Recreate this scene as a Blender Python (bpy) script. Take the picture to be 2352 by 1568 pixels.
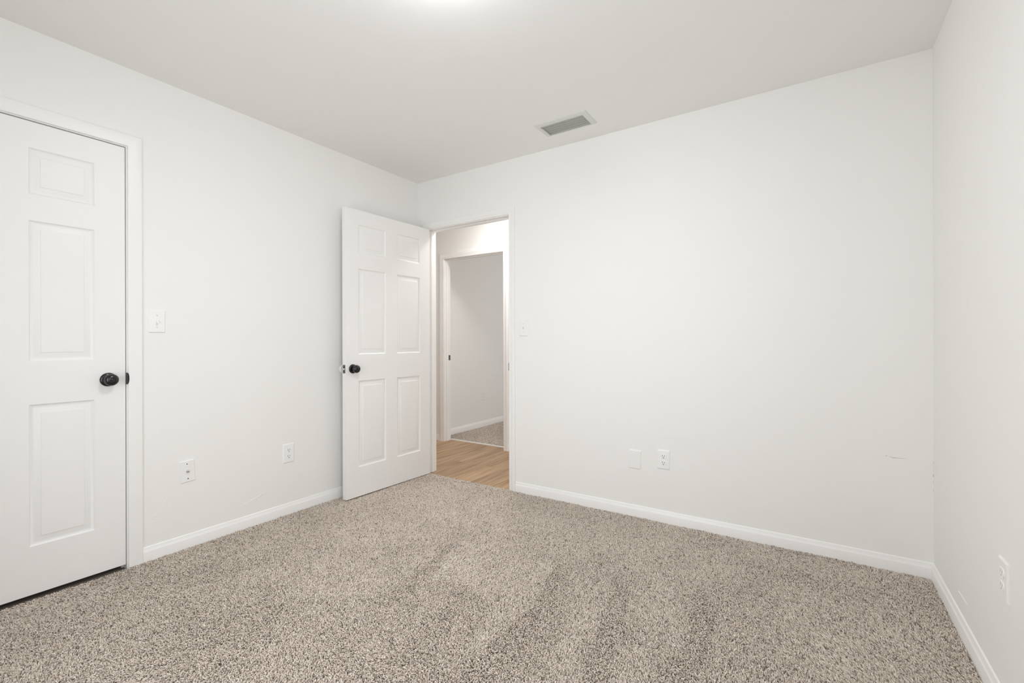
import bpy, bmesh, math, random
import numpy as np
from mathutils import Vector, Matrix

sc = bpy.context.scene
for o in list(bpy.data.objects):
    bpy.data.objects.remove(o)
COL = sc.collection

# ------------------------------------------------------------------ camera, world, exposure
F_PX = 1051.07
CAM = Vector((2.78605, -2.81301, 1.09211))
YAW, ROLL = -0.57806, -0.00271
cam_d = bpy.data.cameras.new('camera')
cam_d.sensor_width = 36.0
cam_d.sensor_fit = 'HORIZONTAL'
cam_d.lens = F_PX / 2352 * 36.0
cam_d.clip_start = 0.02
cam = bpy.data.objects.new('camera', cam_d)
COL.objects.link(cam)
fw = Vector((math.sin(YAW), math.cos(YAW), 0))
rt = Vector((math.cos(YAW), -math.sin(YAW), 0))
up = Vector((0, 0, 1))
cx = rt * math.cos(ROLL) + up * math.sin(ROLL)
cy = -rt * math.sin(ROLL) + up * math.cos(ROLL)
cz = -fw
m = Matrix.Identity(4)
for i in range(3):
    m[i][0], m[i][1], m[i][2], m[i][3] = cx[i], cy[i], cz[i], CAM[i]
cam.matrix_world = m
sc.camera = cam

sc.view_settings.view_transform = 'Standard'
sc.view_settings.look = 'None'
sc.view_settings.gamma = 1.0
sc.view_settings.use_curve_mapping = False
sc.view_settings.exposure = 0.06

world = bpy.data.worlds.new('world')
sc.world = world
world.use_nodes = True
wnt = world.node_tree
bg = wnt.nodes['Background']
bg.inputs['Color'].default_value = (0.80, 0.90, 1.0, 1)
bg.inputs['Strength'].default_value = 0.8

DAYLIGHT_W = 17.6        # overcast daylight through the window behind the camera
SIDE_FILL_W = 7.5   # added fill light through an unseen window beside the camera
FAR_FILL_W = 27.0    # added fill light through an unseen window across the hall
HALL_FILL_W = 7.0   # added fill light through an unseen window at the hall end
LAMP_STRENGTH = 66.0      # bedroom ceiling light
HALL_STRENGTH = 52.0      # hall ceiling light


def area(name, loc, rot, sx, sy, power, color):
    l = bpy.data.lights.new(name, 'AREA')
    l.shape = 'RECTANGLE'
    l.size, l.size_y = sx, sy
    l.energy = power
    l.color = color
    o = bpy.data.objects.new(name, l)
    COL.objects.link(o)
    o.location = loc
    o.rotation_euler = rot
    return o


# daylight and added fill lights just outside the window openings
WX0, WX1, WZ0, WZ1 = 1.05, 2.05, 0.35, 1.60            # window behind the camera (in the wall y = YF)
SY0, SY1, SZ0, SZ1 = -2.72, -1.50, 0.70, 2.00          # added fill window beside the camera (in the wall x = W)
FWY0, FWY1, FWZ0, FWZ1 = 2.3, 3.5, 0.85, 2.05          # added fill window of the far room
a_ = area('daylight', ((WX0 + WX1) / 2, -3.21, (WZ0 + WZ1) / 2), (math.pi / 2, 0, 0), WX1 - WX0, WZ1 - WZ0, DAYLIGHT_W, (0.935, 0.980, 1.0))
a_.data.spread = math.radians(148)
a_ = area('fill_side', (3.368, (SY0 + SY1) / 2, (SZ0 + SZ1) / 2), (0, math.pi / 2, 0), SZ1 - SZ0, SY1 - SY0, SIDE_FILL_W, (0.935, 0.980, 1.0))
a_.data.spread = math.radians(155)
area('fill_far', (2.46, 2.9, 1.45), (0, math.pi / 2, 0), 1.2, 1.2, FAR_FILL_W, (1.0, 0.98, 0.95))

HWY0, HWY1, HWZ0, HWZ1 = 0.22, 0.92, 0.90, 2.00        # added fill window at the end of the hall
area('fill_hall', (3.72, (HWY0 + HWY1) / 2, (HWZ0 + HWZ1) / 2), (0, math.pi / 2, 0), HWZ1 - HWZ0, HWY1 - HWY0, HALL_FILL_W, (1.0, 0.99, 0.97))

try:
    sc.cycles.use_denoising = True
    sc.cycles.adaptive_threshold = 0.02
    sc.cycles.max_bounces = 10
    sc.cycles.diffuse_bounces = 8
    sc.cycles.glossy_bounces = 3
    sc.cycles.transparent_max_bounces = 6
except Exception:
    pass

# ------------------------------------------------------------------ room dimensions (metres; z = 0 is the top of the carpet pile)
W = 3.25744
H = 2.43
YF = -3.10       # wall behind the camera
WT = 0.10        # wall thickness
HY = 1.02        # hall far wall
FY = 4.2         # far room end
HZ = -0.010      # hall floor level


# ------------------------------------------------------------------ materials
def mat(name, color, rough=0.5, metallic=0.0, spec=0.5):
    mt = bpy.data.materials.new(name)
    mt.use_nodes = True
    b = mt.node_tree.nodes['Principled BSDF']
    b.inputs['Base Color'].default_value = (*color, 1)
    b.inputs['Roughness'].default_value = rough
    b.inputs['Metallic'].default_value = metallic
    b.inputs['Specular IOR Level'].default_value = spec
    return mt


def add_bump(mt, scale, strength, dist=0.002, detail=3.0, second=None):
    nt = mt.node_tree
    b = nt.nodes['Principled BSDF']
    tc = nt.nodes.new('ShaderNodeNewGeometry')
    n = nt.nodes.new('ShaderNodeTexNoise')
    n.inputs['Scale'].default_value = scale
    n.inputs['Detail'].default_value = detail
    nt.links.new(tc.outputs['Position'], n.inputs['Vector'])
    out = n.outputs['Fac']
    if second:
        n2 = nt.nodes.new('ShaderNodeTexNoise')
        n2.inputs['Scale'].default_value = second
        n2.inputs['Detail'].default_value = 1.0
        nt.links.new(tc.outputs['Position'], n2.inputs['Vector'])
        mx = nt.nodes.new('ShaderNodeMath')
        mx.operation = 'MULTIPLY'
        nt.links.new(n.outputs['Fac'], mx.inputs[0])
        nt.links.new(n2.outputs['Fac'], mx.inputs[1])
        out = mx.outputs[0]
    bp = nt.nodes.new('ShaderNodeBump')
    bp.inputs['Strength'].default_value = strength
    bp.inputs['Distance'].default_value = dist
    nt.links.new(out, bp.inputs['Height'])
    nt.links.new(bp.outputs['Normal'], b.inputs['Normal'])


M_WALL = mat('wall_paint', (0.90, 0.89, 0.875), 0.55, spec=0.3)
add_bump(M_WALL, 60, 0.10, 0.0012, 2.0, second=7.0)
M_CEIL = mat('ceiling_paint', (0.91, 0.90, 0.885), 0.8, spec=0.2)
add_bump(M_CEIL, 90, 0.08, 0.001)
M_TRIM = mat('trim_paint', (0.91, 0.90, 0.89), 0.35, spec=0.4)
M_DOOR = mat('door_paint', (0.90, 0.89, 0.88), 0.40, spec=0.4)
M_PLATE = mat('plate_plastic', (0.92, 0.915, 0.91), 0.30, spec=0.5)
M_PAINTED_PLATE = mat('painted_plate', (0.90, 0.89, 0.88), 0.45, spec=0.4)
M_BLACK = mat('oil_rubbed_bronze', (0.010, 0.008, 0.008), 0.22, 0.0, spec=0.6)
M_STEEL = mat('steel', (0.62, 0.61, 0.60), 0.28, 1.0)
M_SLOT = mat('socket_slot_dark', (0.03, 0.03, 0.03), 0.6)
M_VENT = mat('vent_enamel', (0.74, 0.735, 0.72), 0.4, spec=0.4)
M_BLADE_SHADED = mat('vent_blade_shaded', (0.50, 0.49, 0.46), 0.45, spec=0.4)  # blades greyer than the frame: their shade is put into the colour
M_DUCT = mat('duct_metal', (0.07, 0.07, 0.065), 0.6)
M_CRACK = mat('crack_dirt', (0.38, 0.37, 0.35), 0.8)
M_SCREW = mat('plate_screw', (0.66, 0.65, 0.63), 0.4)
M_SLOT_PAINTED = mat('socket_slot_painted', (0.45, 0.44, 0.42), 0.6)
M_STRIP = mat('threshold_vinyl', (0.80, 0.79, 0.77), 0.35)
M_DARK = mat('closet_inside', (0.35, 0.34, 0.33), 0.7)
M_BACKING = mat('carpet_backing', (0.22, 0.19, 0.16), 0.9, spec=0.1)


def dome_mat(name, strength, color):
    mt = mat(name, (0.9, 0.9, 0.88), 0.3)
    b = mt.node_tree.nodes['Principled BSDF']
    b.inputs['Emission Color'].default_value = (*color, 1)
    b.inputs['Emission Strength'].default_value = strength
    return mt


M_DOME = dome_mat('lamp_glass', LAMP_STRENGTH, (0.965, 0.985, 1.0))
M_DOME_HALL = dome_mat('lamp_glass_hall', HALL_STRENGTH, (1.0, 0.985, 0.965))


def glass_pane_mat():
    mt = bpy.data.materials.new('window_glass')
    mt.use_nodes = True
    nt = mt.node_tree
    nt.nodes.clear()
    o = nt.nodes.new('ShaderNodeOutputMaterial')
    mx = nt.nodes.new('ShaderNodeMixShader')
    mx.inputs[0].default_value = 0.06
    t = nt.nodes.new('ShaderNodeBsdfTransparent')
    g = nt.nodes.new('ShaderNodeBsdfGlossy')
    g.inputs['Roughness'].default_value = 0.02
    nt.links.new(t.outputs[0], mx.inputs[1])
    nt.links.new(g.outputs[0], mx.inputs[2])
    nt.links.new(mx.outputs[0], o.inputs['Surface'])
    return mt


M_GLASS = glass_pane_mat()


def wood_mat():
    mt = mat('oak_vinyl_plank', (0.4, 0.27, 0.16), 0.45, spec=0.4)
    nt = mt.node_tree
    b = nt.nodes['Principled BSDF']
    geo = nt.nodes.new('ShaderNodeNewGeometry')
    # planks run along y, 0.18 m wide, 1.22 m long
    mp = nt.nodes.new('ShaderNodeMapping')
    mp.inputs['Rotation'].default_value = (0, 0, math.pi / 2)
    nt.links.new(geo.outputs['Position'], mp.inputs['Vector'])
    br = nt.nodes.new('ShaderNodeTexBrick')
    br.offset = 0.37
    br.inputs['Scale'].default_value = 1.0
    br.inputs['Brick Width'].default_value = 1.22
    br.inputs['Row Height'].default_value = 0.18
    br.inputs['Mortar Size'].default_value = 0.0012
    br.inputs['Color1'].default_value = (0.0, 0.0, 0.0, 1)
    br.inputs['Color2'].default_value = (1.0, 1.0, 1.0, 1)
    br.inputs['Mortar'].default_value = (0.5, 0.5, 0.5, 1)
    nt.links.new(mp.outputs['Vector'], br.inputs['Vector'])
    st = nt.nodes.new('ShaderNodeMapping')
    st.inputs['Scale'].default_value = (26.0, 1.7, 1.0)
    nt.links.new(geo.outputs['Position'], st.inputs['Vector'])
    add = nt.nodes.new('ShaderNodeVectorMath')
    add.operation = 'MULTIPLY_ADD'
    nt.links.new(br.outputs['Color'], add.inputs[0])
    add.inputs[1].default_value = (7.0, 3.0, 5.0)
    nt.links.new(st.outputs['Vector'], add.inputs[2])
    n1 = nt.nodes.new('ShaderNodeTexNoise')
    n1.inputs['Scale'].default_value = 1.0
    n1.inputs['Detail'].default_value = 5.0
    n1.inputs['Roughness'].default_value = 0.6
    nt.links.new(add.outputs[0], n1.inputs['Vector'])
    cr = nt.nodes.new('ShaderNodeValToRGB')
    e = cr.color_ramp.elements
    e[0].position, e[0].color = 0.30, (0.285, 0.165, 0.085, 1)
    e[1].position, e[1].color = 0.72, (0.600, 0.415, 0.255, 1)
    x = cr.color_ramp.elements.new(0.45)
    x.color = (0.430, 0.275, 0.158, 1)
    nt.links.new(n1.outputs['Fac'], cr.inputs['Fac'])
    mx = nt.nodes.new('ShaderNodeMix')
    mx.data_type = 'RGBA'
    mx.blend_type = 'MULTIPLY'
    mx.inputs['Factor'].default_value = 1.0
    tone = nt.nodes.new('ShaderNodeMapRange')
    tone.inputs['To Min'].default_value = 0.82
    tone.inputs['To Max'].default_value = 1.08
    nt.links.new(br.outputs['Color'], tone.inputs['Value'])
    comb = nt.nodes.new('ShaderNodeCombineColor')
    for k in range(3):
        nt.links.new(tone.outputs[0], comb.inputs[k])
    nt.links.new(cr.outputs['Color'], mx.inputs['A'])
    nt.links.new(comb.outputs['Color'], mx.inputs['B'])
    nt.links.new(mx.outputs['Result'], b.inputs['Base Color'])
    return mt


M_WOOD = wood_mat()


def pile_mat():
    mt = bpy.data.materials.new('carpet_yarn')
    mt.use_nodes = True
    nt = mt.node_tree
    b = nt.nodes['Principled BSDF']
    b.inputs['Roughness'].default_value = 0.75
    b.inputs['Specular IOR Level'].default_value = 0.15
    hi = nt.nodes.new('ShaderNodeHairInfo')
    cr = nt.nodes.new('ShaderNodeValToRGB')
    e = cr.color_ramp.elements
    e[0].position, e[0].color = 0.0, (0.150, 0.115, 0.088, 1)
    e[1].position, e[1].color = 1.0, (0.870, 0.795, 0.715, 1)
    x = cr.color_ramp.elements.new(0.22)
    x.color = (0.590, 0.512, 0.440, 1)
    x = cr.color_ramp.elements.new(0.75)
    x.color = (0.715, 0.635, 0.560, 1)
    nt.links.new(hi.outputs['Random'], cr.inputs['Fac'])
    nt.links.new(cr.outputs['Color'], b.inputs['Base Color'])
    return mt


M_PILE = pile_mat()


# ------------------------------------------------------------------ mesh helpers
def obj(name, bm, material, parent=None, smooth=None, loc=None):
    """link a bmesh as one object; loc = origin in the space the mesh was drawn in"""
    bmesh.ops.recalc_face_normals(bm, faces=bm.faces[:])
    if loc is not None:
        bmesh.ops.translate(bm, verts=bm.verts[:], vec=-Vector(loc))
    me = bpy.data.meshes.new(name)
    bm.to_mesh(me)
    bm.free()
    me.materials.append(material)
    if smooth is not None:
        me.polygons.foreach_set('use_smooth', [True] * len(me.polygons))
        me.set_sharp_from_angle(angle=math.radians(smooth))
    o = bpy.data.objects.new(name, me)
    COL.objects.link(o)
    if loc is not None:
        o.location = loc
    if parent is not None:
        o.parent = parent
    return o


def tag(o, label=None, cat=None, group=None, kind=None):
    if label:
        o['label'] = label
    if cat:
        o['category'] = cat
    if group:
        o['group'] = group
    if kind:
        o['kind'] = kind
    return o


def empty(name, loc, label, cat, group=None, rot=None):
    o = bpy.data.objects.new(name, None)
    o.empty_display_size = 0.05
    COL.objects.link(o)
    o.location = loc
    if rot is not None:
        o.rotation_euler = rot
    return tag(o, label, cat, group)


def box(bm, x0, x1, y0, y1, z0, z1, bevel=0.0, seg=2):
    vs = [bm.verts.new((x, y, z)) for x in (x0, x1) for y in (y0, y1) for z in (z0, z1)]
    fs = [(0, 1, 3, 2), (4, 6, 7, 5), (0, 4, 5, 1), (2, 3, 7, 6), (0, 2, 6, 4), (1, 5, 7, 3)]
    faces = [bm.faces.new([vs[i] for i in f]) for f in fs]
    if bevel > 0:
        es = list({e for f in faces for e in f.edges})
        bmesh.ops.bevel(bm, geom=es, offset=bevel, segments=seg, affect='EDGES', profile=0.5)
    return bm


def boxes(name, lst, material, parent=None, bevel=0.0, loc=None):
    bm = bmesh.new()
    for b in lst:
        box(bm, *b, bevel=bevel)
    return obj(name, bm, material, parent, loc=loc)


def struct(name, lst, material, label, parent=None, bevel=0.0):
    o = boxes(name, lst, material, parent, bevel)
    return tag(o, label, None, None, 'structure')


def loft(bm, rings, cap=True, closed=True):
    """rings: list of rings of points, same count"""
    vr = [[bm.verts.new(p) for p in r] for r in rings]
    n = len(vr[0])
    for a, b in zip(vr[:-1], vr[1:]):
        for i in range(n if closed else n - 1):
            j = (i + 1) % n
            bm.faces.new((a[i], a[j], b[j], b[i]))
    if cap:
        bm.faces.new(vr[0])
        bm.faces.new(vr[-1][::-1])
    return bm


def lathe(bm, prof, steps=32, axis='x', origin=(0, 0, 0)):
    """prof: list of (t along axis, radius)"""
    rings = []
    for k in range(steps):
        a = 2 * math.pi * k / steps
        ring = []
        for t, r in prof:
            u, v = r * math.cos(a), r * math.sin(a)
            p = {'x': (t, u, v), 'y': (u, t, v), 'z': (u, v, t)}[axis]
            ring.append(Vector(p) + Vector(origin))
        rings.append(ring)
    vr = [[bm.verts.new(p) for p in r] for r in rings]
    n = len(prof)
    for k in range(steps):
        a, b = vr[k], vr[(k + 1) % steps]
        for i in range(n - 1):
            bm.faces.new((a[i], a[i + 1], b[i + 1], b[i]))
    bmesh.ops.remove_doubles(bm, verts=bm.verts[:], dist=1e-6)
    bmesh.ops.dissolve_degenerate(bm, edges=bm.edges[:], dist=1e-7)
    return bm


CASING = [(0.0, 0.0), (0.0, 0.007), (0.003, 0.0095), (0.012, 0.0105), (0.016, 0.0085), (0.019, 0.0105),
          (0.034, 0.0135), (0.044, 0.0150), (0.052, 0.0150), (0.056, 0.0130), (0.057, 0.0100), (0.057, 0.0)]
FLAT_CASING = [(0.0, 0.0), (0.0, 0.009), (0.002, 0.0110), (0.030, 0.0130), (0.048, 0.0150), (0.054, 0.0140), (0.057, 0.0100), (0.057, 0.0)]


def casing(name, a0, a1, zt, zb, to_world, material, parent=None, prof=CASING, k=1.0):
    """mitred door casing round the opening a0..a1 up to zt"""
    bm = bmesh.new()
    rings = []
    for st in range(4):
        ring = []
        for w, t in prof:
            w = w * k
            a, z = [(a0 - w, zb), (a0 - w, zt + w), (a1 + w, zt + w), (a1 + w, zb)][st]
            ring.append(to_world(a, t, z))
        rings.append(ring)
    loft(bm, rings)
    return obj(name, bm, material, parent, smooth=35)


BASE = [(0.0, -0.010), (0.0120, -0.010), (0.0120, 0.046), (0.0105, 0.050), (0.0070, 0.055), (0.0062, 0.062), (0.0040, 0.068), (0.0, 0.071)]


def baseboard(name, runs, label):
    """runs: list of (start, end, inward normal, mitre0, mitre1) along floor"""
    bm = bmesh.new()
    for p0, p1, nrm, m0, m1 in runs:
        p0, p1, nrm = Vector(p0), Vector(p1), Vector(nrm)
        d = (p1 - p0).normalized()
        r0 = [p0 + nrm * t + d * (t * m0) + up * z for t, z in BASE]
        r1 = [p1 + nrm * t - d * (t * m1) + up * z for t, z in BASE]
        loft(bm, [r0, r1])
    return tag(obj(name, bm, M_TRIM, None, smooth=30), label, None, None, 'structure')


# ------------------------------------------------------------------ shell
# closet opening in the left wall
CY0, CY1, CZT = -2.748, -1.974, 2.0425       # jamb faces, head
# bedroom doorway in the back wall
DX0, DX1, DZT = 0.112, 0.923, 2.022
# doorway across the hall
EX0, EX1, EZT = -0.607, 0.180, 2.000
J = 0.018

struct('wall_left', [(-WT, 0, YF, CY0 - J, -0.05, H), (-WT, 0, CY1 + J, 0.0, -0.05, H), (-WT, 0, CY0 - J, CY1 + J, CZT + J, H)],
       M_WALL, 'white painted wall on the left with the closed closet door')
struct('wall_back', [(-WT, DX0 - J, 0, WT, -0.05, H), (DX1 + J, W + WT, 0, WT, -0.05, H), (DX0 - J, DX1 + J, 0, WT, DZT + J, H)],
       M_WALL, 'white painted wall facing the camera with the open doorway')
struct('wall_right', [(W, W + WT, YF, SY0, -0.05, H), (W, W + WT, SY1, 0.0, -0.05, H), (W, W + WT, SY0, SY1, -0.05, SZ0), (W, W + WT, SY0, SY1, SZ1, H)], M_WALL, 'white painted wall along the right edge of the picture')
struct('wall_front', [(-WT, WX0, YF - WT, YF, -0.05, H), (WX1, W + WT, YF - WT, YF, -0.05, H), (WX0, WX1, YF - WT, YF, -0.05, WZ0), (WX0, WX1, YF - WT, YF, WZ1, H)],
       M_WALL, 'white painted wall with the window behind the camera')
struct('wall_hall', [(-1.6, EX0 - J, HY, HY + WT, -0.05, H), (EX1 + J, 3.6, HY, HY + WT, -0.05, H), (EX0 - J, EX1 + J, HY, HY + WT, EZT + J, H)],
       M_WALL, 'bright white hallway wall seen through the open doorway')
struct('wall_hall_end', [(-1.7, -1.6, WT, HY, -0.05, H), (3.6, 3.7, WT, HWY0, -0.05, H), (3.6, 3.7, HWY1, HY, -0.05, H), (3.6, 3.7, HWY0, HWY1, -0.05, HWZ0), (3.6, 3.7, HWY0, HWY1, HWZ1, H), (-1.7, -WT, 0.0, WT, -0.05, H), (W + WT, 3.7, 0.0, WT, -0.05, H)],
       M_WALL, 'white end walls of the hallway')
struct('wall_far_left', [(-0.858, -0.758, HY + WT, FY, -0.05, H)], M_WALL, 'shaded white wall of the room across the hallway')
struct('wall_far', [(-0.858, 2.4, FY, FY + WT, -0.05, H), (2.3, 2.4, HY + WT, FWY0, -0.05, H), (2.3, 2.4, FWY1, FY, -0.05, H),
                    (2.3, 2.4, FWY0, FWY1, -0.05, FWZ0), (2.3, 2.4, FWY0, FWY1, FWZ1, H)],
       M_WALL, 'white end walls of the room across the hallway')
struct('wall_closet', [(-0.80, -0.75, CY0 - 0.35, CY1 + 0.35, -0.05, H), (-0.75, -WT, CY0 - 0.35, CY0 - 0.30, -0.05, H), (-0.75, -WT, CY1 + 0.30, CY1 + 0.35, -0.05, H)],
       M_DARK, 'inside walls of the closet behind the closed door')

# ceiling, with the hole of the air vent
VX0, VX1, VY0, VY1 = 1.351, 1.697, -0.3625, -0.1800          # vent frame outer
IX0, IX1, IY0, IY1 = 1.377, 1.664, -0.3270, -0.1925          # vent opening
cz0, cz1 = H, H + 0.12
struct('ceiling', [(-1.8, IX0, -3.4, 4.4, cz0, cz1), (IX1, 3.8, -3.4, 4.4, cz0, cz1), (IX0, IX1, -3.4, IY0, cz0, cz1), (IX0, IX1, IY1, 4.4, cz0, cz1)],
       M_CEIL, 'flat off-white painted ceiling')

# floors
struct('floor', [(-0.80, W + WT, YF - WT, 0.0, -0.08, -0.016)], M_BACKING, 'subfloor under the beige carpet')
struct('floor_hall', [(-1.7, 3.7, 0.0, HY + WT, -0.08, HZ)], M_WOOD, 'oak wood-look plank floor of the hallway')
struct('floor_far', [(-0.858, 2.4, HY + WT, FY, -0.08, -0.016)], M_BACKING, 'subfloor of the carpeted room across the hallway')

# baseboards
cL0 = CY1 + 0.004 + 0.057
baseboard('baseboard_left', [((0, cL0, 0), (0, 0, 0), (1, 0, 0), 0, 1), ((0, YF, 0), (0, CY0 - 0.004 - 0.057, 0), (1, 0, 0), 1, 0)],
          'white baseboard along the left wall')
baseboard('baseboard_back', [((0.981, 0, 0), (W, 0, 0), (0, -1, 0), 0, 1), ((0, 0, 0), (0.055, 0, 0), (0, -1, 0), 1, 0)],
          'white baseboard along the wall with the open doorway')
baseboard('baseboard_right', [((W, 0, 0), (W, YF, 0), (-1, 0, 0), 1, 1)], 'white baseboard along the right wall')
baseboard('baseboard_front', [((W, YF, 0), (0, YF, 0), (0, 1, 0), 1, 1)], 'white baseboard along the window wall')
baseboard('baseboard_hall', [((-1.6, HY, HZ), (EX0 - 0.062, HY, HZ), (0, -1, 0), 0, 0), ((EX1 + 0.062, HY, HZ), (3.6, HY, HZ), (0, -1, 0), 0, 0)],
          'white baseboard of the hallway wall')
baseboard('baseboard_far', [((-0.758, HY + WT, 0), (-0.758, FY, 0), (1, 0, 0), 0, 0)], 'white baseboard in the room across the hallway')


# ------------------------------------------------------------------ door frames (jamb, stops, casing)
def frame_x(name, x0, x1, zt, y0, y1, room, label, reveal, k, zb, stop_y):
    """doorway in a wall that runs along x; room = -1: casing on the -y side"""
    root = boxes(name, [(x0 - J, x0, y0, y1, zb, zt + J), (x1, x1 + J, y0, y1, zb, zt + J), (x0, x1, y0, y1, zt, zt + J)], M_TRIM)
    tag(root, label, None, None, 'structure')
    s0, s1 = stop_y
    boxes('door_stop', [(x0, x0 + 0.010, s0, s1, zb, zt), (x1 - 0.010, x1, s0, s1, zb, zt), (x0 + 0.010, x1 - 0.010, s0, s1, zt - 0.010, zt)], M_TRIM, root, bevel=0.002)
    casing('casing', x0 - reveal, x1 + reveal, zt + reveal, zb, (lambda a, t, z: Vector((a, y0 - t, z))), M_TRIM, root, prof=CASING, k=k)
    casing('casing', x0 - reveal, x1 + reveal, zt + reveal, zb, (lambda a, t, z: Vector((a, y1 + t, z))), M_TRIM, root, prof=CASING, k=k)
    return root


tr2 = frame_x('trim_2', DX0, DX1, DZT, 0.0, WT, -1, 'white frame and casing of the open bedroom doorway', 0.005, 0.90, HZ + 0.004, (0.040, 0.072))
tr3 = frame_x('trim_3', EX0, EX1, EZT, HY, HY + WT, -1, 'white moulded door frame across the hallway', 0.005, 1.0, HZ, (HY + 0.025, HY + 0.058))

# closet frame in the left wall
tr1 = boxes('trim_1', [(-WT, 0, CY0 - J, CY0, -0.01, CZT + J), (-WT, 0, CY1, CY1 + J, -0.01, CZT + J), (-WT, 0, CY0, CY1, CZT, CZT + J)], M_TRIM)
tag(tr1, 'white frame and casing of the closet door', None, None, 'structure')
boxes('door_stop', [(-0.072, -0.040, CY0, CY0 + 0.010, -0.01, CZT), (-0.072, -0.040, CY1 - 0.010, CY1, -0.01, CZT), (-0.072, -0.040, CY0 + 0.010, CY1 - 0.010, CZT - 0.010, CZT)],
      M_TRIM, tr1, bevel=0.002)
casing('casing', CY0 - 0.004, CY1 + 0.004, CZT + 0.004, -0.01, (lambda a, t, z: Vector((t, a, z))), M_TRIM, tr1, prof=FLAT_CASING)


# ------------------------------------------------------------------ six panel doors
# local door: x = 0 (hinge edge) .. w, y = 0 (back face) .. t (front face), z = 0 .. h
def door_face(bm, w, h, yf, sgn, cols, rows):
    """one moulded face; sgn = +1 looks to +y"""
    xs = [0.0] + [c for pr in cols for c in pr] + [w]
    zs = [0.0] + [r for pr in rows for r in pr] + [h]
    cache = {}

    def v(x, z, d=0.0):
        key = (round(x, 6), round(z, 6), round(d, 6))
        if key not in cache:
            cache[key] = bm.verts.new((x, yf + sgn * d, z))
        return cache[key]
    prof = [(0.0, 0.0), (0.003, -0.0030), (0.008, -0.0062), (0.013, -0.0072), (0.017, -0.0064), (0.036, -0.0022), (0.0375, -0.0002), (0.041, 0.0)]
    for i in range(len(xs) - 1):
        for k in range(len(zs) - 1):
            a, b, c, d = xs[i], xs[i + 1], zs[k], zs[k + 1]
            if i % 2 == 1 and k % 2 == 1:
                loops = []
                for o, dep in prof:
                    loops.append([v(a + o, c + o, dep), v(b - o, c + o, dep), v(b - o, d - o, dep), v(a + o, d - o, dep)])
                for l0, l1 in zip(loops[:-1], loops[1:]):
                    for q in range(4):
                        r = (q + 1) % 4
                        bm.faces.new((l0[q], l0[r], l1[r], l1[q]))
                bm.faces.new(loops[-1])
            else:
                bm.faces.new((v(a, c), v(b, c), v(b, d), v(a, d)))
    return [v(x, 0) for x in xs], [v(x, h) for x in xs], [v(0, z) for z in zs], [v(w, z) for z in zs]


ROWS = [(0.206, 0.812), (0.998, 1.601), (1.713, 1.912)]


def make_door(name, w, h, t, cols, label):
    bm = bmesh.new()
    f0 = door_face(bm, w, h, t, 1, cols, ROWS)
    f1 = door_face(bm, w, h, 0.0, -1, cols, ROWS)
    for a, b in zip(f0, f1):
        for i in range(len(a) - 1):
            bm.faces.new((a[i], a[i + 1], b[i + 1], b[i]))
    bmesh.ops.recalc_face_normals(bm, faces=bm.faces[:])
    o = obj(name, bm, M_DOOR, None, smooth=28)
    return tag(o, label, None, None, 'structure')


KNOB = [(0.006, 0.0), (0.006, 0.0135), (0.012, 0.0125), (0.020, 0.0110), (0.024, 0.0130), (0.028, 0.0200), (0.033, 0.0255), (0.039, 0.0275),
        (0.045, 0.0275), (0.051, 0.0250), (0.0555, 0.0200), (0.0580, 0.0135), (0.0585, 0.0100), (0.0560, 0.0092), (0.0555, 0.0)]
ROSE = [(0.0, 0.0), (0.0, 0.0320), (0.0025, 0.0322), (0.0050, 0.0305), (0.0075, 0.0250), (0.0085, 0.0180), (0.0085, 0.0)]
BUTTON = [(0.0550, 0.0), (0.0550, 0.0062), (0.0585, 0.0058), (0.0600, 0.0035), (0.0600, 0.0)]


def knob(parent, x, z, y, sgn, privacy=True):
    """knob on a door face at local (x, y, z), pointing to sgn*y"""
    def fix(pr):
        return [(t * sgn, r) for t, r in pr]
    bm = lathe(bmesh.new(), fix(KNOB), 40, 'y')
    k = obj('door_knob', bm, M_BLACK, parent, smooth=50)
    k.location = (x, y, z)
    tag(k, 'glossy black round knob')
    bm = lathe(bmesh.new(), fix(ROSE), 40, 'y')
    obj('rose', bm, M_BLACK, k, smooth=40)
    bm = lathe(bmesh.new(), fix(BUTTON), 24, 'y')
    if privacy:
        box(bm, -0.0055, 0.0055, min(0.058 * sgn, 0.0625 * sgn), max(0.058 * sgn, 0.0625 * sgn), -0.0014, 0.0014, 0.0005)
    obj('lock_button', bm, M_BLACK, k, smooth=40)
    return k


def hinges(door, w, h, y, zs, t):
    for z in zs:
        bm = bmesh.new()
        rings = []
        for zz in (z - 0.045, z + 0.045):
            rings.append([Vector((-0.003 + 0.006 * math.cos(a), y + 0.006 * math.sin(a), zz)) for a in [2 * math.pi * k / 14 for k in range(14)]])
        loft(bm, rings)
        obj('hinge', bm, M_PLATE, door, smooth=40)


# --- closed closet door (opens into the room; hinges on the far left, out of the picture)
DW1, DT = 0.764, 0.035
d1 = make_door('door_1', DW1, 2.023, DT, [(0.113, 0.327), (0.436, 0.651)], 'closed white six panel closet door with black knob on the left wall')
# local x runs along +y of the room from the hinge, local y (front) points to +x
d1.matrix_world = Matrix(((0, 1, 0, -0.039), (1, 0, 0, CY1 - 0.0032 - DW1), (0, 0, 1, 0.0150), (0, 0, 0, 1)))
knob(d1, DW1 - 0.0645, 0.917 - 0.0150, DT, 1)
hinges(d1, DW1, 2.023, DT + 0.003, (0.25, 1.02, 1.78), DT)
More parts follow.
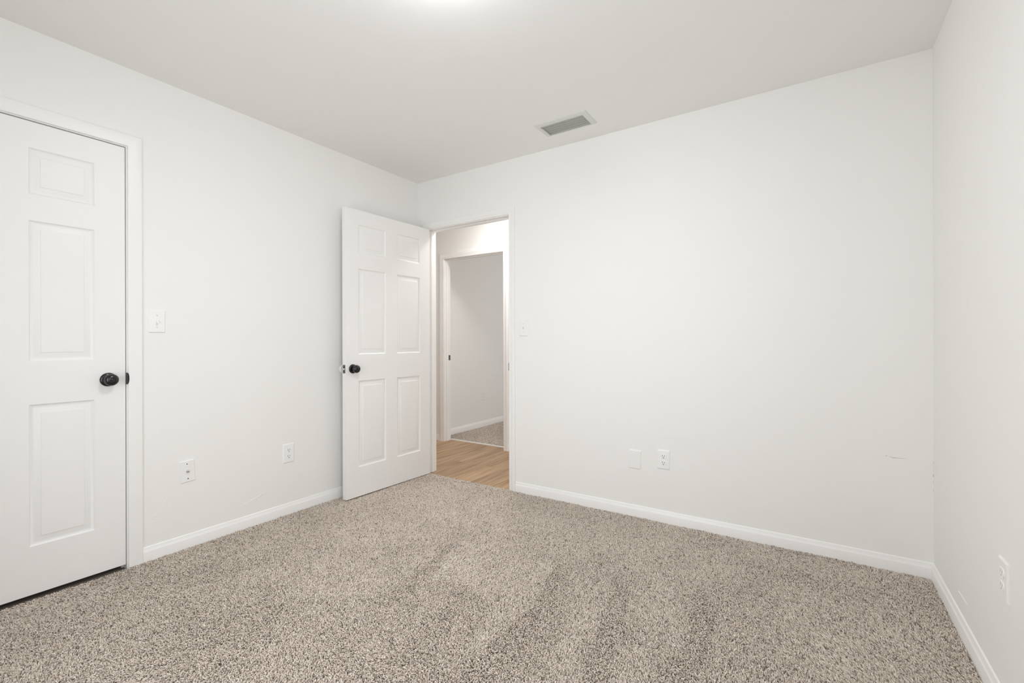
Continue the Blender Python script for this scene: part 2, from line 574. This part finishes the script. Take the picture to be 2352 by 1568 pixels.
# lip of the strike plate on the casing edge
bm = bmesh.new()
pts = []
for k in range(17):
    a = -math.pi / 2 + math.pi * k / 16
    pts.append((CY1 - 0.0005 + 0.0085 * math.cos(a), 0.918 + 0.028 * math.sin(a)))
rg = [[Vector((x, y, z)) for y, z in pts] for x in (-0.004, 0.0122)]
loft(bm, rg)
o = obj('strike_plate', bm, M_BLACK, tr1, smooth=30)
tag(o, 'black strike plate lip')

# --- open bedroom door
Ph = Vector((0.149, -0.018, 0))
Pf = Vector((0.1203, -0.8117, 0))
ex = (Pf - Ph).normalized()                # hinge -> free edge
eyv = Vector((-ex.y, ex.x, 0))             # normal of the visible face
if eyv.x < 0:
    eyv = -eyv
DW2, DT2, DB2 = 0.794, 0.036, 0.0068
d2 = make_door('door_2', DW2, 2.0125, DT2, [(0.104, 0.343), (0.450, 0.690)], 'open white six panel bedroom door swung back against the left wall')
org = Ph - eyv * DT2
mw = Matrix.Identity(4)
for i in range(3):
    mw[i][0], mw[i][1], mw[i][2], mw[i][3] = ex[i], eyv[i], (0, 0, 1)[i], (org.x, org.y, DB2)[i]
d2.matrix_world = mw
KS, KZ = 0.737, 0.9054 - DB2
knob(d2, KS, KZ, DT2, 1, privacy=False)
kb = knob(d2, KS, KZ, 0.0, -1, privacy=True)
kb.scale = (1, 0.86, 1)
hinges(d2, DW2, 2.0125, -0.004, (0.25, 1.02, 1.80), DT2)
# latch on the free edge
zc = KZ
lp = boxes('latch_plate', [(DW2 - 0.0005, DW2 + 0.0012, DT2 / 2 - 0.0125, DT2 / 2 + 0.0125, zc - 0.0285, zc + 0.0285)], M_BLACK, d2, bevel=0.0004)
tag(lp, 'black latch plate')
bm = bmesh.new()
r0 = [Vector((DW2 + 0.001, y, zc + z)) for y, z in ((DT2 / 2 - 0.007, -0.008), (DT2 / 2 + 0.007, -0.008), (DT2 / 2 + 0.007, 0.008), (DT2 / 2 - 0.007, 0.008))]
r1 = [Vector((DW2 + x, y, zc + z)) for x, y, z in ((0.011, DT2 / 2 - 0.007, -0.007), (0.003, DT2 / 2 + 0.006, -0.007), (0.003, DT2 / 2 + 0.006, 0.007), (0.011, DT2 / 2 - 0.007, 0.007))]
loft(bm, [r0, r1])
tag(obj('latch_bolt', bm, M_STEEL, lp), 'steel latch bolt')
for s in (-1, 1):
    bm = lathe(bmesh.new(), [(DW2 + 0.0010, 0.0), (DW2 + 0.0010, 0.0036), (DW2 + 0.0022, 0.0028), (DW2 + 0.0024, 0.0)], 14, 'x', (0, DT2 / 2, zc + s * 0.0205))
    obj('screw', bm, M_STEEL, lp, smooth=30)

# strike plates
bm = bmesh.new()
box(bm, DX1 - 0.0012, DX1 + 0.0004, -0.0025, 0.030, 0.877, 0.935, 0.0003)
box(bm, DX1 - 0.0012, DX1 + 0.0052, -0.0035, -0.0015, 0.880, 0.932, 0.0003)
tag(obj('strike_plate', bm, M_BLACK, tr2), 'black strike plate')
sp = boxes('strike_plate', [(EX0 - 0.0004, EX0 + 0.0016, HY + 0.062, HY + 0.096, 0.884, 0.940)], M_BLACK, tr3, bevel=0.0003)
tag(sp, 'black strike plate')
for zz, hh in ((0.932, 0.003), (0.919, 0.005), (0.899, 0.005), (0.891, 0.003)):
    bm = lathe(bmesh.new(), [(EX0 + 0.0014, 0.0), (EX0 + 0.0014, hh), (EX0 + 0.0026, hh * 0.8), (EX0 + 0.0026, 0.0)], 12, 'x', (0, HY + 0.079, zz))
    obj('screw', bm, M_STEEL, sp, smooth=30)

# white round wall bumper where the knob meets the wall
bm = lathe(bmesh.new(), [(0.0, 0.0), (0.0, 0.030), (0.004, 0.0300), (0.0085, 0.026), (0.0105, 0.018), (0.0105, 0.0)], 36, 'x')
o = obj('wall_bumper', bm, M_PLATE, None, smooth=40)
o.location = (0.0, -0.7430, 0.9010)
tag(o, 'round white door bumper on the left wall behind the open door knob', 'bumper')


# ------------------------------------------------------------------ wall plates
# local plate: x across, z up, y = 0 at the wall, -y out of the wall (towards the viewer when rot = 0)
def plate_mesh(w, h, t=0.0055, b=0.004):
    bm = bmesh.new()
    rings = []
    for y, off in ((0.0, 0.0), (-t * 0.35, 0.0), (-t * 0.75, b * 0.45), (-t, b)):
        rings.append([Vector((sx * (w / 2 - off), y, sz * (h / 2 - off))) for sx, sz in ((-1, -1), (1, -1), (1, 1), (-1, 1))])
    loft(bm, rings)
    return bm


def screw(parent, x, z, y, r, material, slot=True):
    bm = lathe(bmesh.new(), [(y + 0.0002, 0.0), (y + 0.0002, r), (y - 0.0006, r * 0.85), (y - 0.0009, 0.0)], 16, 'y', (x, 0, z))
    return obj('screw', bm, material, parent, smooth=40)


LEFT_ROT = math.pi / 2     # -y of the plate -> +x of the room
RIGHT_ROT = -math.pi / 2
GROUP_OUT = 'white duplex wall outlets'


def outlet(loc, rot, w, h, label, tilt=0.0, material=M_PLATE):
    e = empty('power_outlet', loc, label, 'outlet', GROUP_OUT, (0, tilt, rot))
    obj('cover_plate', plate_mesh(w, h), material, e, smooth=30)
    t = 0.0055
    for s in (-1, 1):
        bm = bmesh.new()
        rings = []
        for y, k in ((-t + 0.0005, 1.0), (-t - 0.0016, 1.0), (-t - 0.0022, 0.95)):
            ring = []
            for q in range(28):
                a = 2 * math.pi * q / 28
                x, z = 0.0172 * math.cos(a), 0.0172 * math.sin(a)
                z = max(-0.0140, min(0.0140, z))
                ring.append(Vector((x * k, y, z * k + s * 0.0195)))
            rings.append(ring)
        loft(bm, rings)
        r = obj('receptacle', bm, M_PLATE, e, smooth=30)
        yy = -t - 0.0024
        bm = bmesh.new()
        zc_ = s * 0.0195
        box(bm, -0.0078, -0.0054, yy, yy + 0.002, zc_ - 0.001, zc_ + 0.0085)
        box(bm, 0.0054, 0.0078, yy, yy + 0.002, zc_ + 0.000, zc_ + 0.0075)
        lathe(bm, [(yy + 0.002, 0.0), (yy + 0.002, 0.0027), (yy, 0.0027), (yy, 0.0)], 14, 'y', (0, 0, zc_ - 0.0070))
        tag(obj('slots', bm, M_SLOT if material is M_PLATE else M_SLOT_PAINTED, r), 'plug slots')
    screw(e, 0, 0, -t, 0.0032, M_PLATE)
    return e


def switch(loc, rot, w, h, label, up_pos, material=M_PLATE, group='white toggle light switches'):
    e = empty('light_switch', loc, label, 'light switch', group, (0, 0, rot))
    obj('cover_plate', plate_mesh(w, h), material, e, smooth=30)
    t = 0.0055
    bm = bmesh.new()
    box(bm, -0.0055, 0.0055, -t - 0.0008, -t + 0.0005, -0.0120, 0.0120, 0.0004)
    obj('toggle_frame', bm, material, e)
    bm = bmesh.new()
    s = 1 if up_pos else -1
    r0 = [Vector((x, -t, z)) for x, z in ((-0.0042, -0.0085), (0.0042, -0.0085), (0.0042, 0.0085), (-0.0042, 0.0085))]
    r1 = [Vector((x, -t - 0.0060, z + s * 0.003)) for x, z in ((-0.0040, -0.0060), (0.0040, -0.0060), (0.0040, 0.0060), (-0.0040, 0.0060))]
    r2 = [Vector((x, -t - 0.0145, z + s * 0.0085)) for x, z in ((-0.0036, -0.0034), (0.0036, -0.0034), (0.0036, 0.0034), (-0.0036, 0.0034))]
    loft(bm, [r0, r1, r2])
    bmesh.ops.bevel(bm, geom=bm.edges[:], offset=0.0008, segments=2, affect='EDGES')
    obj('toggle', bm, material, e, smooth=40)
    for zz in (-0.0300, 0.0300):
        screw(e, 0, zz, -t, 0.0032, M_SCREW)
    return e


switch((0, -1.8508, 1.1993), LEFT_ROT, 0.0715, 0.1150, 'glossy white toggle light switch beside the closet door casing', False)
switch((1.0540, 0, 1.1889), 0.0, 0.0740, 0.1160, 'wall-coloured toggle light switch just beside the open doorway', True, M_PAINTED_PLATE)

# tilted cable plate
e = empty('cable_wall_plate', (0, -1.7165, 0.4055), 'tilted white cable plate with a coax jack low on the left wall', 'wall plate', None, (0, -math.radians(3.8), LEFT_ROT))
obj('cover_plate', plate_mesh(0.0685, 0.1130, 0.005, 0.002), M_PAINTED_PLATE, e, smooth=30)
bm = lathe(bmesh.new(), [(-0.004, 0.0), (-0.004, 0.0064), (-0.0075, 0.0064), (-0.0075, 0.0046), (-0.0160, 0.0046), (-0.0165, 0.0040), (-0.0165, 0.0)], 6, 'y')
lathe(bm, [(-0.0075, 0.0), (-0.0075, 0.0047), (-0.0170, 0.0047), (-0.0175, 0.0030), (-0.0150, 0.0015), (-0.0150, 0.0)], 20, 'y')
tag(obj('coax_jack', bm, M_STEEL, e, smooth=25), 'steel coax jack')
for zz in (-0.0395, 0.0395):
    s_ = screw(e, 0, zz, -0.005, 0.0030, M_SLOT)
    tag(s_, 'black screw')

outlet((0, -1.1525, 0.3865), LEFT_ROT, 0.0750, 0.1190, 'white duplex outlet on the left wall near the open door')
outlet((2.0425, 0, 0.3775), 0.0, 0.0730, 0.1140, 'white duplex outlet on the wall facing the camera')
outlet((W, -0.9185, 0.3965), RIGHT_ROT, 0.0760, 0.1150, 'white duplex outlet near the right edge low on the right wall', 0.0, M_PAINTED_PLATE)
outlet((-0.758, 1.9450, 0.3970), LEFT_ROT, 0.0740, 0.1240, 'small outlet low on the wall of the room across the hallway', 0.0, M_PAINTED_PLATE)

o = obj('blank_wall_plate', plate_mesh(0.0745, 0.1145, 0.005, 0.003), M_PAINTED_PLATE, None, smooth=30)
o.location = (1.8665, 0, 0.3550)
o.rotation_euler = (0, math.radians(2.2), 0)
tag(o, 'blank wall-coloured cover plate to the left of the outlet on the facing wall', 'wall plate')
for zz in (-0.021, 0.021):
    screw(o, 0, zz, -0.005, 0.003, M_PAINTED_PLATE)

# ------------------------------------------------------------------ ceiling vent
e = empty('ceiling_vent', ((VX0 + VX1) / 2, (VY0 + VY1) / 2, H), 'white ceiling air vent with angled louvers near the facing wall', 'vent')
ox, oy = (VX0 + VX1) / 2, (VY0 + VY1) / 2
bm = bmesh.new()


def rect(x0, x1, y0, y1, z):
    return [Vector((x0 - ox, y0 - oy, z)), Vector((x1 - ox, y0 - oy, z)), Vector((x1 - ox, y1 - oy, z)), Vector((x0 - ox, y1 - oy, z))]


rings = [rect(VX0, VX1, VY0, VY1, 0.0), rect(VX0, VX1, VY0, VY1, -0.0020), rect(VX0 + 0.006, VX1 - 0.006, VY0 + 0.006, VY1 - 0.006, -0.0060),
         rect(IX0 - 0.003, IX1 + 0.003, IY0 - 0.003, IY1 + 0.003, -0.0080), rect(IX0 + 0.001, IX1 - 0.001, IY0 + 0.001, IY1 - 0.001, -0.0065), rect(IX0 + 0.001, IX1 - 0.001, IY0 + 0.001, IY1 - 0.001, 0.022)]
loft(bm, rings, cap=False)
obj('frame', bm, M_VENT, e, smooth=30)
bm = bmesh.new()
nb = 5
pitch = (IY1 - IY0) / nb
for k in range(nb):
    yc = IY0 + (k + 0.5) * pitch - oy
    # angled blade: lower edge towards the camera side, curled lip
    p = [(yc - 0.0066, 0.0110), (yc - 0.0058, 0.0116), (yc + 0.0034, -0.0018), (yc + 0.0070, -0.0024), (yc + 0.0070, -0.0036), (yc + 0.0028, -0.0032)]
    r0 = [Vector((IX0 + 0.002 - ox, y, z)) for y, z in p]
    r1 = [Vector((IX1 - 0.002 - ox, y, z)) for y, z in p]
    loft(bm, [r0, r1])
obj('louvers', bm, M_BLADE_SHADED, e)
bm = bmesh.new()
box(bm, IX0 + 0.004 - ox, IX0 + 0.008 - ox, IY0 + 0.02 - oy, IY1 - 0.012 - oy, -0.0085, -0.0065, 0.0005)
box(bm, IX0 + 0.001 - ox, IX0 + 0.009 - ox, IY1 - 0.040 - oy, IY1 - 0.034 - oy, -0.0200, -0.0065, 0.001)
obj('damper_lever', bm, M_VENT, e)
for sx in (VX0 + 0.012, VX1 - 0.012):
    bm = bmesh.new()
    lathe(bm, [(-0.0052, 0.0), (-0.0052, 0.0035), (-0.0072, 0.0028), (-0.0075, 0.0)], 12, 'z', (sx - ox, (VY0 + VY1) / 2 - oy, 0))
    obj('screw', bm, M_VENT, e, smooth=40)
t_ = 0.003
bm = bmesh.new()
a0, a1, b0, b1 = IX0 - ox + 0.0012, IX1 - ox - 0.0012, IY0 - oy + 0.0012, IY1 - oy - 0.0012
for bx in ((a0, a0 + t_, b0, b1, 0.023, 0.30), (a1 - t_, a1, b0, b1, 0.023, 0.30), (a0 + t_, a1 - t_, b0, b0 + t_, 0.023, 0.30),
           (a0 + t_, a1 - t_, b1 - t_, b1, 0.023, 0.30), (a0, a1, b0, b1, 0.30, 0.303)):
    box(bm, *bx)
obj('duct', bm, M_DUCT, e)


# ------------------------------------------------------------------ ceiling lights (just outside the picture)
def ceiling_light(x, y, r, drop, material, label):
    e = empty('ceiling_light', (x, y, H), label, 'ceiling light', 'flush ceiling lights')
    bm = lathe(bmesh.new(), [(0.0, 0.0), (0.0, r * 1.04), (-0.012, r * 1.04), (-0.018, r * 0.98), (-0.018, 0.0)], 40, 'z')
    obj('base_ring', bm, M_PLATE, e, smooth=40)
    pr = [(-0.0182, r * 0.96)]
    for k in range(1, 9):
        a = math.pi / 2 * k / 8
        pr.append((-0.0182 - drop * math.sin(a), max(0.0, r * 0.96 * math.cos(a))))
    bm = lathe(bmesh.new(), pr, 32, 'z')
    obj('glass_dome', bm, material, e, smooth=60)
    return e


ceiling_light(1.76, -1.70, 0.150, 0.050, M_DOME, 'round flush white light on the bedroom ceiling')
ceiling_light(0.42, 0.58, 0.150, 0.030, M_DOME_HALL, 'round flush white light on the hallway ceiling')

# ------------------------------------------------------------------ windows
def window(name, x0, x1, z0, z1, to_world, label):
    bm = bmesh.new()
    f = 0.045

    def bxx(a0, a1, b0, b1, c0, c1):
        p = [to_world(a, b, c) for a in (a0, a1) for b in (b0, b1) for c in (c0, c1)]
        lo = [min(q[i] for q in p) for i in range(3)]
        hi = [max(q[i] for q in p) for i in range(3)]
        box(bm, lo[0], hi[0], lo[1], hi[1], lo[2], hi[2], 0.003)
    zm = (z0 + z1) / 2
    for b in ((x0, x0 + f), (x1 - f, x1)):
        bxx(b[0], b[1], 0.03, 0.08, z0, z1)
    for c in ((z0, z0 + f), (zm - f / 2, zm + f / 2), (z1 - f, z1)):
        bxx(x0 + f, x1 - f, 0.03, 0.08, c[0], c[1])
    root = obj(name, bm, M_TRIM)
    tag(root, label, None, None, 'structure')
    for c in ((z0 + f, zm - f / 2), (zm + f / 2, z1 - f)):
        bm = bmesh.new()
        p = [to_world(a, b, cc) for a in (x0 + f, x1 - f) for b in (0.053, 0.057) for cc in c]
        lo = [min(q[i] for q in p) for i in range(3)]
        hi = [max(q[i] for q in p) for i in range(3)]
        box(bm, lo[0], hi[0], lo[1], hi[1], lo[2], hi[2])
        obj('pane', bm, M_GLASS, root)
    return root


window('window_1', WX0, WX1, WZ0, WZ1, lambda a, b, c: (a, YF - b, c), 'white framed window in the wall behind the camera')
window('added_window_side', SY0, SY1, SZ0, SZ1, lambda a, b, c: (W + b, a, c), 'white framed window added in the right wall for fill light')
window('added_window_hall', HWY0, HWY1, HWZ0, HWZ1, lambda a, b, c: (3.6 + b, a, c), 'white framed window added at the end of the hallway for fill light')
window('added_window_far', FWY0, FWY1, FWZ0, FWZ1, lambda a, b, c: (2.3 + b, a, c), 'white framed window added in the room across the hallway for fill light')

# ------------------------------------------------------------------ threshold strip across the hall
bm = bmesh.new()
pr = [(HY + 0.098, HZ), (HY + 0.100, HZ + 0.006), (HY + 0.106, HZ + 0.0085), (HY + 0.122, HZ + 0.0085), (HY + 0.126, HZ + 0.004), (HY + 0.126, HZ - 0.004), (HY + 0.098, HZ - 0.0)]
loft(bm, [[Vector((x, y, z)) for y, z in pr[:-1]] for x in (EX0 + 0.001, EX1 - 0.001)])
o = obj('threshold_strip', bm, M_STRIP, None, smooth=30)
tag(o, 'thin white threshold strip between the hallway planks and the far carpet', 'threshold strip')

# ------------------------------------------------------------------ cracks and dents in the plaster (parts of their walls)
wl, wb, wr = bpy.data.objects['wall_left'], bpy.data.objects['wall_back'], bpy.data.objects['wall_right']


def ridge(name, pts, widths, to_world, material, parent, hgt, into=None):
    bm = bmesh.new() if into is None else into
    rings = []
    for (a, z), w in zip(pts, widths):
        rings.append([to_world(a, -0.0005, z - w), to_world(a, hgt, z - w * 0.2), to_world(a, hgt * 0.6, z + w * 0.6), to_world(a, -0.0005, z + w)])
    loft(bm, rings)
    return obj(name, bm, material, parent) if into is None else None


LW = lambda a, t, z: Vector((t, a, z))
BW = lambda a, t, z: Vector((a, -t, z))
RW = lambda a, t, z: Vector((W - t, a, z))
ridge('plaster_crack', [(-1.438, 0.139), (-1.40, 0.148), (-1.37, 0.157), (-1.345, 0.163), (-1.33, 0.166), (-1.318, 0.172), (-1.304, 0.181)],
      [0.0006, 0.0018, 0.0024, 0.0030, 0.0026, 0.0020, 0.0006], LW, M_WALL, wl, 0.0016)
tag(ridge('plaster_crack', [(-1.334, 0.1635), (-1.324, 0.1670), (-1.312, 0.1735)], [0.0004, 0.0010, 0.0003], LW, M_CRACK, wl, 0.0017), 'fine dark crack line')
tag(ridge('plaster_crack', [(3.098, 0.5385), (3.108, 0.5355), (3.117, 0.5340), (3.126, 0.5350), (3.142, 0.5352), (3.166, 0.5380)],
          [0.0003, 0.0010, 0.0015, 0.0012, 0.0006, 0.0002], BW, M_CRACK, wb, 0.0006), 'dark crack in the paint near the right corner')
ridge('plaster_crack', [(3.195, 0.532), (3.212, 0.529), (3.226, 0.531), (3.250, 0.533)], [0.0003, 0.0012, 0.0010, 0.0003], BW, M_WALL, wb, 0.0010)
tag(ridge('plaster_crack', [(3.0855, 0.5400), (3.0885, 0.5405), (3.0925, 0.5400)], [0.0004, 0.0018, 0.0004], BW, M_CRACK, wb, 0.0006), 'small dark chip')
ridge('plaster_crack', [(3.056, 0.545), (3.063, 0.548), (3.068, 0.550)], [0.0004, 0.0014, 0.0004], BW, M_WALL, wb, 0.0010)
dents = bmesh.new()
for a, z in ((2.889, 1.644), (3.004, 1.845), (2.84, 0.74), (3.05, 1.45)):
    ridge('plaster_dent', [(a - 0.003, z - 0.001), (a, z), (a + 0.003, z)], [0.0004, 0.0028, 0.0004], BW, M_WALL, wb, 0.0012, dents)
obj('plaster_texture', dents, M_WALL, wb)
bm = bmesh.new()
for z0_, z1_, w_ in ((0.402, 0.406, 0.0012), (0.440, 0.444, 0.0008), (0.466, 0.478, 0.0012), (0.528, 0.532, 0.0008)):
    box(bm, W - 0.0004 - w_, W - 0.0002, -0.0010, -0.0001, z0_, z1_)
tag(obj('plaster_crack', bm, M_CRACK, wb), 'broken dark crack down the corner')
ridge('plaster_crack', [(-0.420, 0.1365), (-0.48, 0.1380), (-0.536, 0.1395)], [0.0004, 0.0016, 0.0004], RW, M_WALL, wr, 0.0018)
rng_ = random.Random(5)
dents = bmesh.new()
for k in range(26):
    a = -1.90 + 0.22 * rng_.random()
    z = 0.05 + 0.62 * rng_.random()
    if -1.76 < a < -1.67 and 0.33 < z < 0.48:
        continue
    L_ = 0.005 + 0.012 * rng_.random()
    s_ = rng_.choice((-0.3, 0.4, 0.7))
    ridge('plaster_dent', [(a - L_, z - L_ * s_), (a, z), (a + L_, z + L_ * s_)], [0.0003, 0.0014, 0.0003], LW, M_WALL, wl, 0.0011, dents)
obj('plaster_texture', dents, M_WALL, wl)


# ------------------------------------------------------------------ carpet: backing sheet + yarn pile
def smooth_noise(x, y, scale, seed):
    r = np.random.RandomState(seed)
    n = 64
    g = r.rand(n, n) * 2 - 1
    u, v = (x + 20) / scale, (y + 20) / scale
    iu, iv = np.floor(u).astype(int), np.floor(v).astype(int)
    fu, fv = u - iu, v - iv
    fu = fu * fu * (3 - 2 * fu)
    fv = fv * fv * (3 - 2 * fv)
    a, b = g[iu % n, iv % n], g[(iu + 1) % n, iv % n]
    c, d = g[iu % n, (iv + 1) % n], g[(iu + 1) % n, (iv + 1) % n]
    return (a * (1 - fu) + b * fu) * (1 - fv) + (c * (1 - fu) + d * fu) * fv


def seg_mask(x, y, pts, width):
    """1 inside a brushed track along a polyline, soft edge"""
    best = np.full(x.shape, 9.0)
    for (x0, y0), (x1, y1) in zip(pts[:-1], pts[1:]):
        dx, dy = x1 - x0, y1 - y0
        t = np.clip(((x - x0) * dx + (y - y0) * dy) / (dx * dx + dy * dy), 0, 1)
        best = np.minimum(best, np.hypot(x - x0 - t * dx, y - y0 - t * dy))
    t = np.clip((width * 1.25 - best) / (width * 0.9), 0, 1)
    return t * t * (3 - 2 * t)


def build_pile(name, x0, x1, y0, y1, spacing, seed, parent, clear=0.004):
    r = np.random.RandomState(seed)
    nx, ny = int((x1 - x0) / spacing), int((y1 - y0) / spacing)
    gx, gy = np.meshgrid(np.arange(nx), np.arange(ny), indexing='ij')
    px = (x0 + (gx + 0.5 + (r.rand(nx, ny) - 0.5) * 0.9) * (x1 - x0) / nx).ravel()
    py = (y0 + (gy + 0.5 + (r.rand(nx, ny) - 0.5) * 0.9) * (y1 - y0) / ny).ravel()
    n = px.size
    # brushed direction of the nap: wide drifts, smaller swirls, a few vacuum / foot tracks
    ang = 0.9 * smooth_noise(px, py, 0.55, 11) + 0.8 * smooth_noise(px, py, 0.20, 12)
    # lean stands in for light: pile brighter by the door, darker in window half
    far = np.clip((py + 2.0) / 1.6, 0, 1)
    amp = -0.28 + 1.18 * far + 0.60 * smooth_noise(px, py, 0.42, 13) + 0.60 * smooth_noise(px, py, 0.16, 14)
    base = math.radians(118)
    lx, ly = amp * np.cos(base + ang), amp * np.sin(base + ang)
    for pts, wd, dirn in TRACKS:
        mk = seg_mask(px, py, pts, wd * (1 + 0.6 * smooth_noise(px, py, 0.1, 15))) * (0.75 + 0.25 * smooth_noise(px, py, 0.07, 16))
        lx = lx * (1 - mk) + mk * 0.85 * math.cos(dirn)
        ly = ly * (1 - mk) + mk * 0.85 * math.sin(dirn)
    hgt = 0.0100 * (1 + 0.22 * r.randn(n)).clip(0.5, 1.4)
    lx = lx + 0.34 * r.randn(n)
    ly = ly + 0.34 * r.randn(n)
    ln = np.sqrt(1 + lx * lx + ly * ly)
    L = hgt * 1.12
    fs = (0.0, 0.34, 0.62, 0.84, 1.0)
    pos = np.zeros((n, len(fs), 3), np.float32)
    z0 = -0.0105
    # twisted yarn: every tuft leans with the nap and its tip curls over
    phi = r.rand(n) * 2 * math.pi
    curl = 0.0028 * (0.4 + r.rand(n))
    for k, f in enumerate(fs):
        g = f ** 1.25
        c = curl * f ** 2.4
        pos[:, k, 0] = px + L * lx / ln * g + c * np.cos(phi + 0.9 * f)
        pos[:, k, 1] = py + L * ly / ln * g + c * np.sin(phi + 0.9 * f)
        pos[:, k, 2] = z0 + L / ln * math.sin(f * 1.85) / math.sin(math.pi / 2)
    pos[:, :, 0] = np.clip(pos[:, :, 0], x0 - clear, x1 + clear)
    pos[:, :, 1] = np.clip(pos[:, :, 1], y0 - clear, y1 + clear)
    rad = (0.00138 * (1 + 0.15 * r.randn(n)).clip(0.6, 1.5))[:, None] * np.array([0.8, 0.95, 1.05, 1.0, 0.75])[None, :]
    cu = bpy.data.hair_curves.new(name)
    cu.add_curves([len(fs)] * n)
    cu.attributes['position'].data.foreach_set('vector', pos.ravel())
    at = cu.attributes.get('radius') or cu.attributes.new('radius', 'FLOAT', 'POINT')
    at.data.foreach_set('value', rad.astype(np.float32).ravel())
    cu.materials.append(M_PILE)
    o = bpy.data.objects.new(name, cu)
    COL.objects.link(o)
    o.parent = parent
    o['kind'] = 'stuff'
    return o


R = math.radians
TOWARD = math.atan2(-2.0, 0.9)          # nap brushed towards the camera side: darker
AWAY = TOWARD + math.pi
TRACKS = [
    ([(1.79, -0.86), (1.83, -1.06), (1.86, -1.26), (1.874, -1.49), (1.874, -1.66)], 0.055, TOWARD),
    ([(1.70, -0.86), (1.74, -1.06), (1.76, -1.28), (1.77, -1.52)], 0.045, AWAY),
    ([(2.087, -0.85), (2.149, -1.08), (2.171, -1.25), (2.203, -1.42)], 0.045, TOWARD),
    ([(1.99, -0.95), (2.04, -1.15), (2.06, -1.40)], 0.055, AWAY),
    ([(2.30, -0.90), (2.27, -1.10), (2.30, -1.40)], 0.050, AWAY),
    ([(2.43, -0.80), (2.45, -1.05), (2.42, -1.35)], 0.055, TOWARD),
    ([(1.50, -1.30), (1.60, -1.50), (1.62, -1.80)], 0.060, TOWARD),
    ([(1.15, -0.95), (1.25, -1.20), (1.30, -1.50)], 0.050, TOWARD),
    ([(0.75, -1.75), (1.05, -1.95)], 0.070, TOWARD),
]

cp = boxes('carpet', [(0.0, W, YF, -0.001, -0.0160, -0.0100), (-0.10, 0.0, CY0 + 0.001, CY1 - 0.001, -0.0160, -0.0100)], M_BACKING)
tag(cp, 'beige grey cut-pile carpet covering the bedroom floor', 'carpet', None, 'stuff')
build_pile('pile', 0.013, W - 0.013, YF + 0.013, -0.004, 0.0036, 1, cp)
cp2 = boxes('carpet', [(-0.745, 2.29, HY + WT + 0.010, FY - 0.01, -0.0160, -0.0100)], M_BACKING)
tag(cp2, 'beige carpet of the room across the hallway, beyond the wood planks', 'carpet', None, 'stuff')
build_pile('pile', -0.744, 0.9, HY + WT + 0.012, HY + WT + 1.7, 0.0050, 2, cp2)
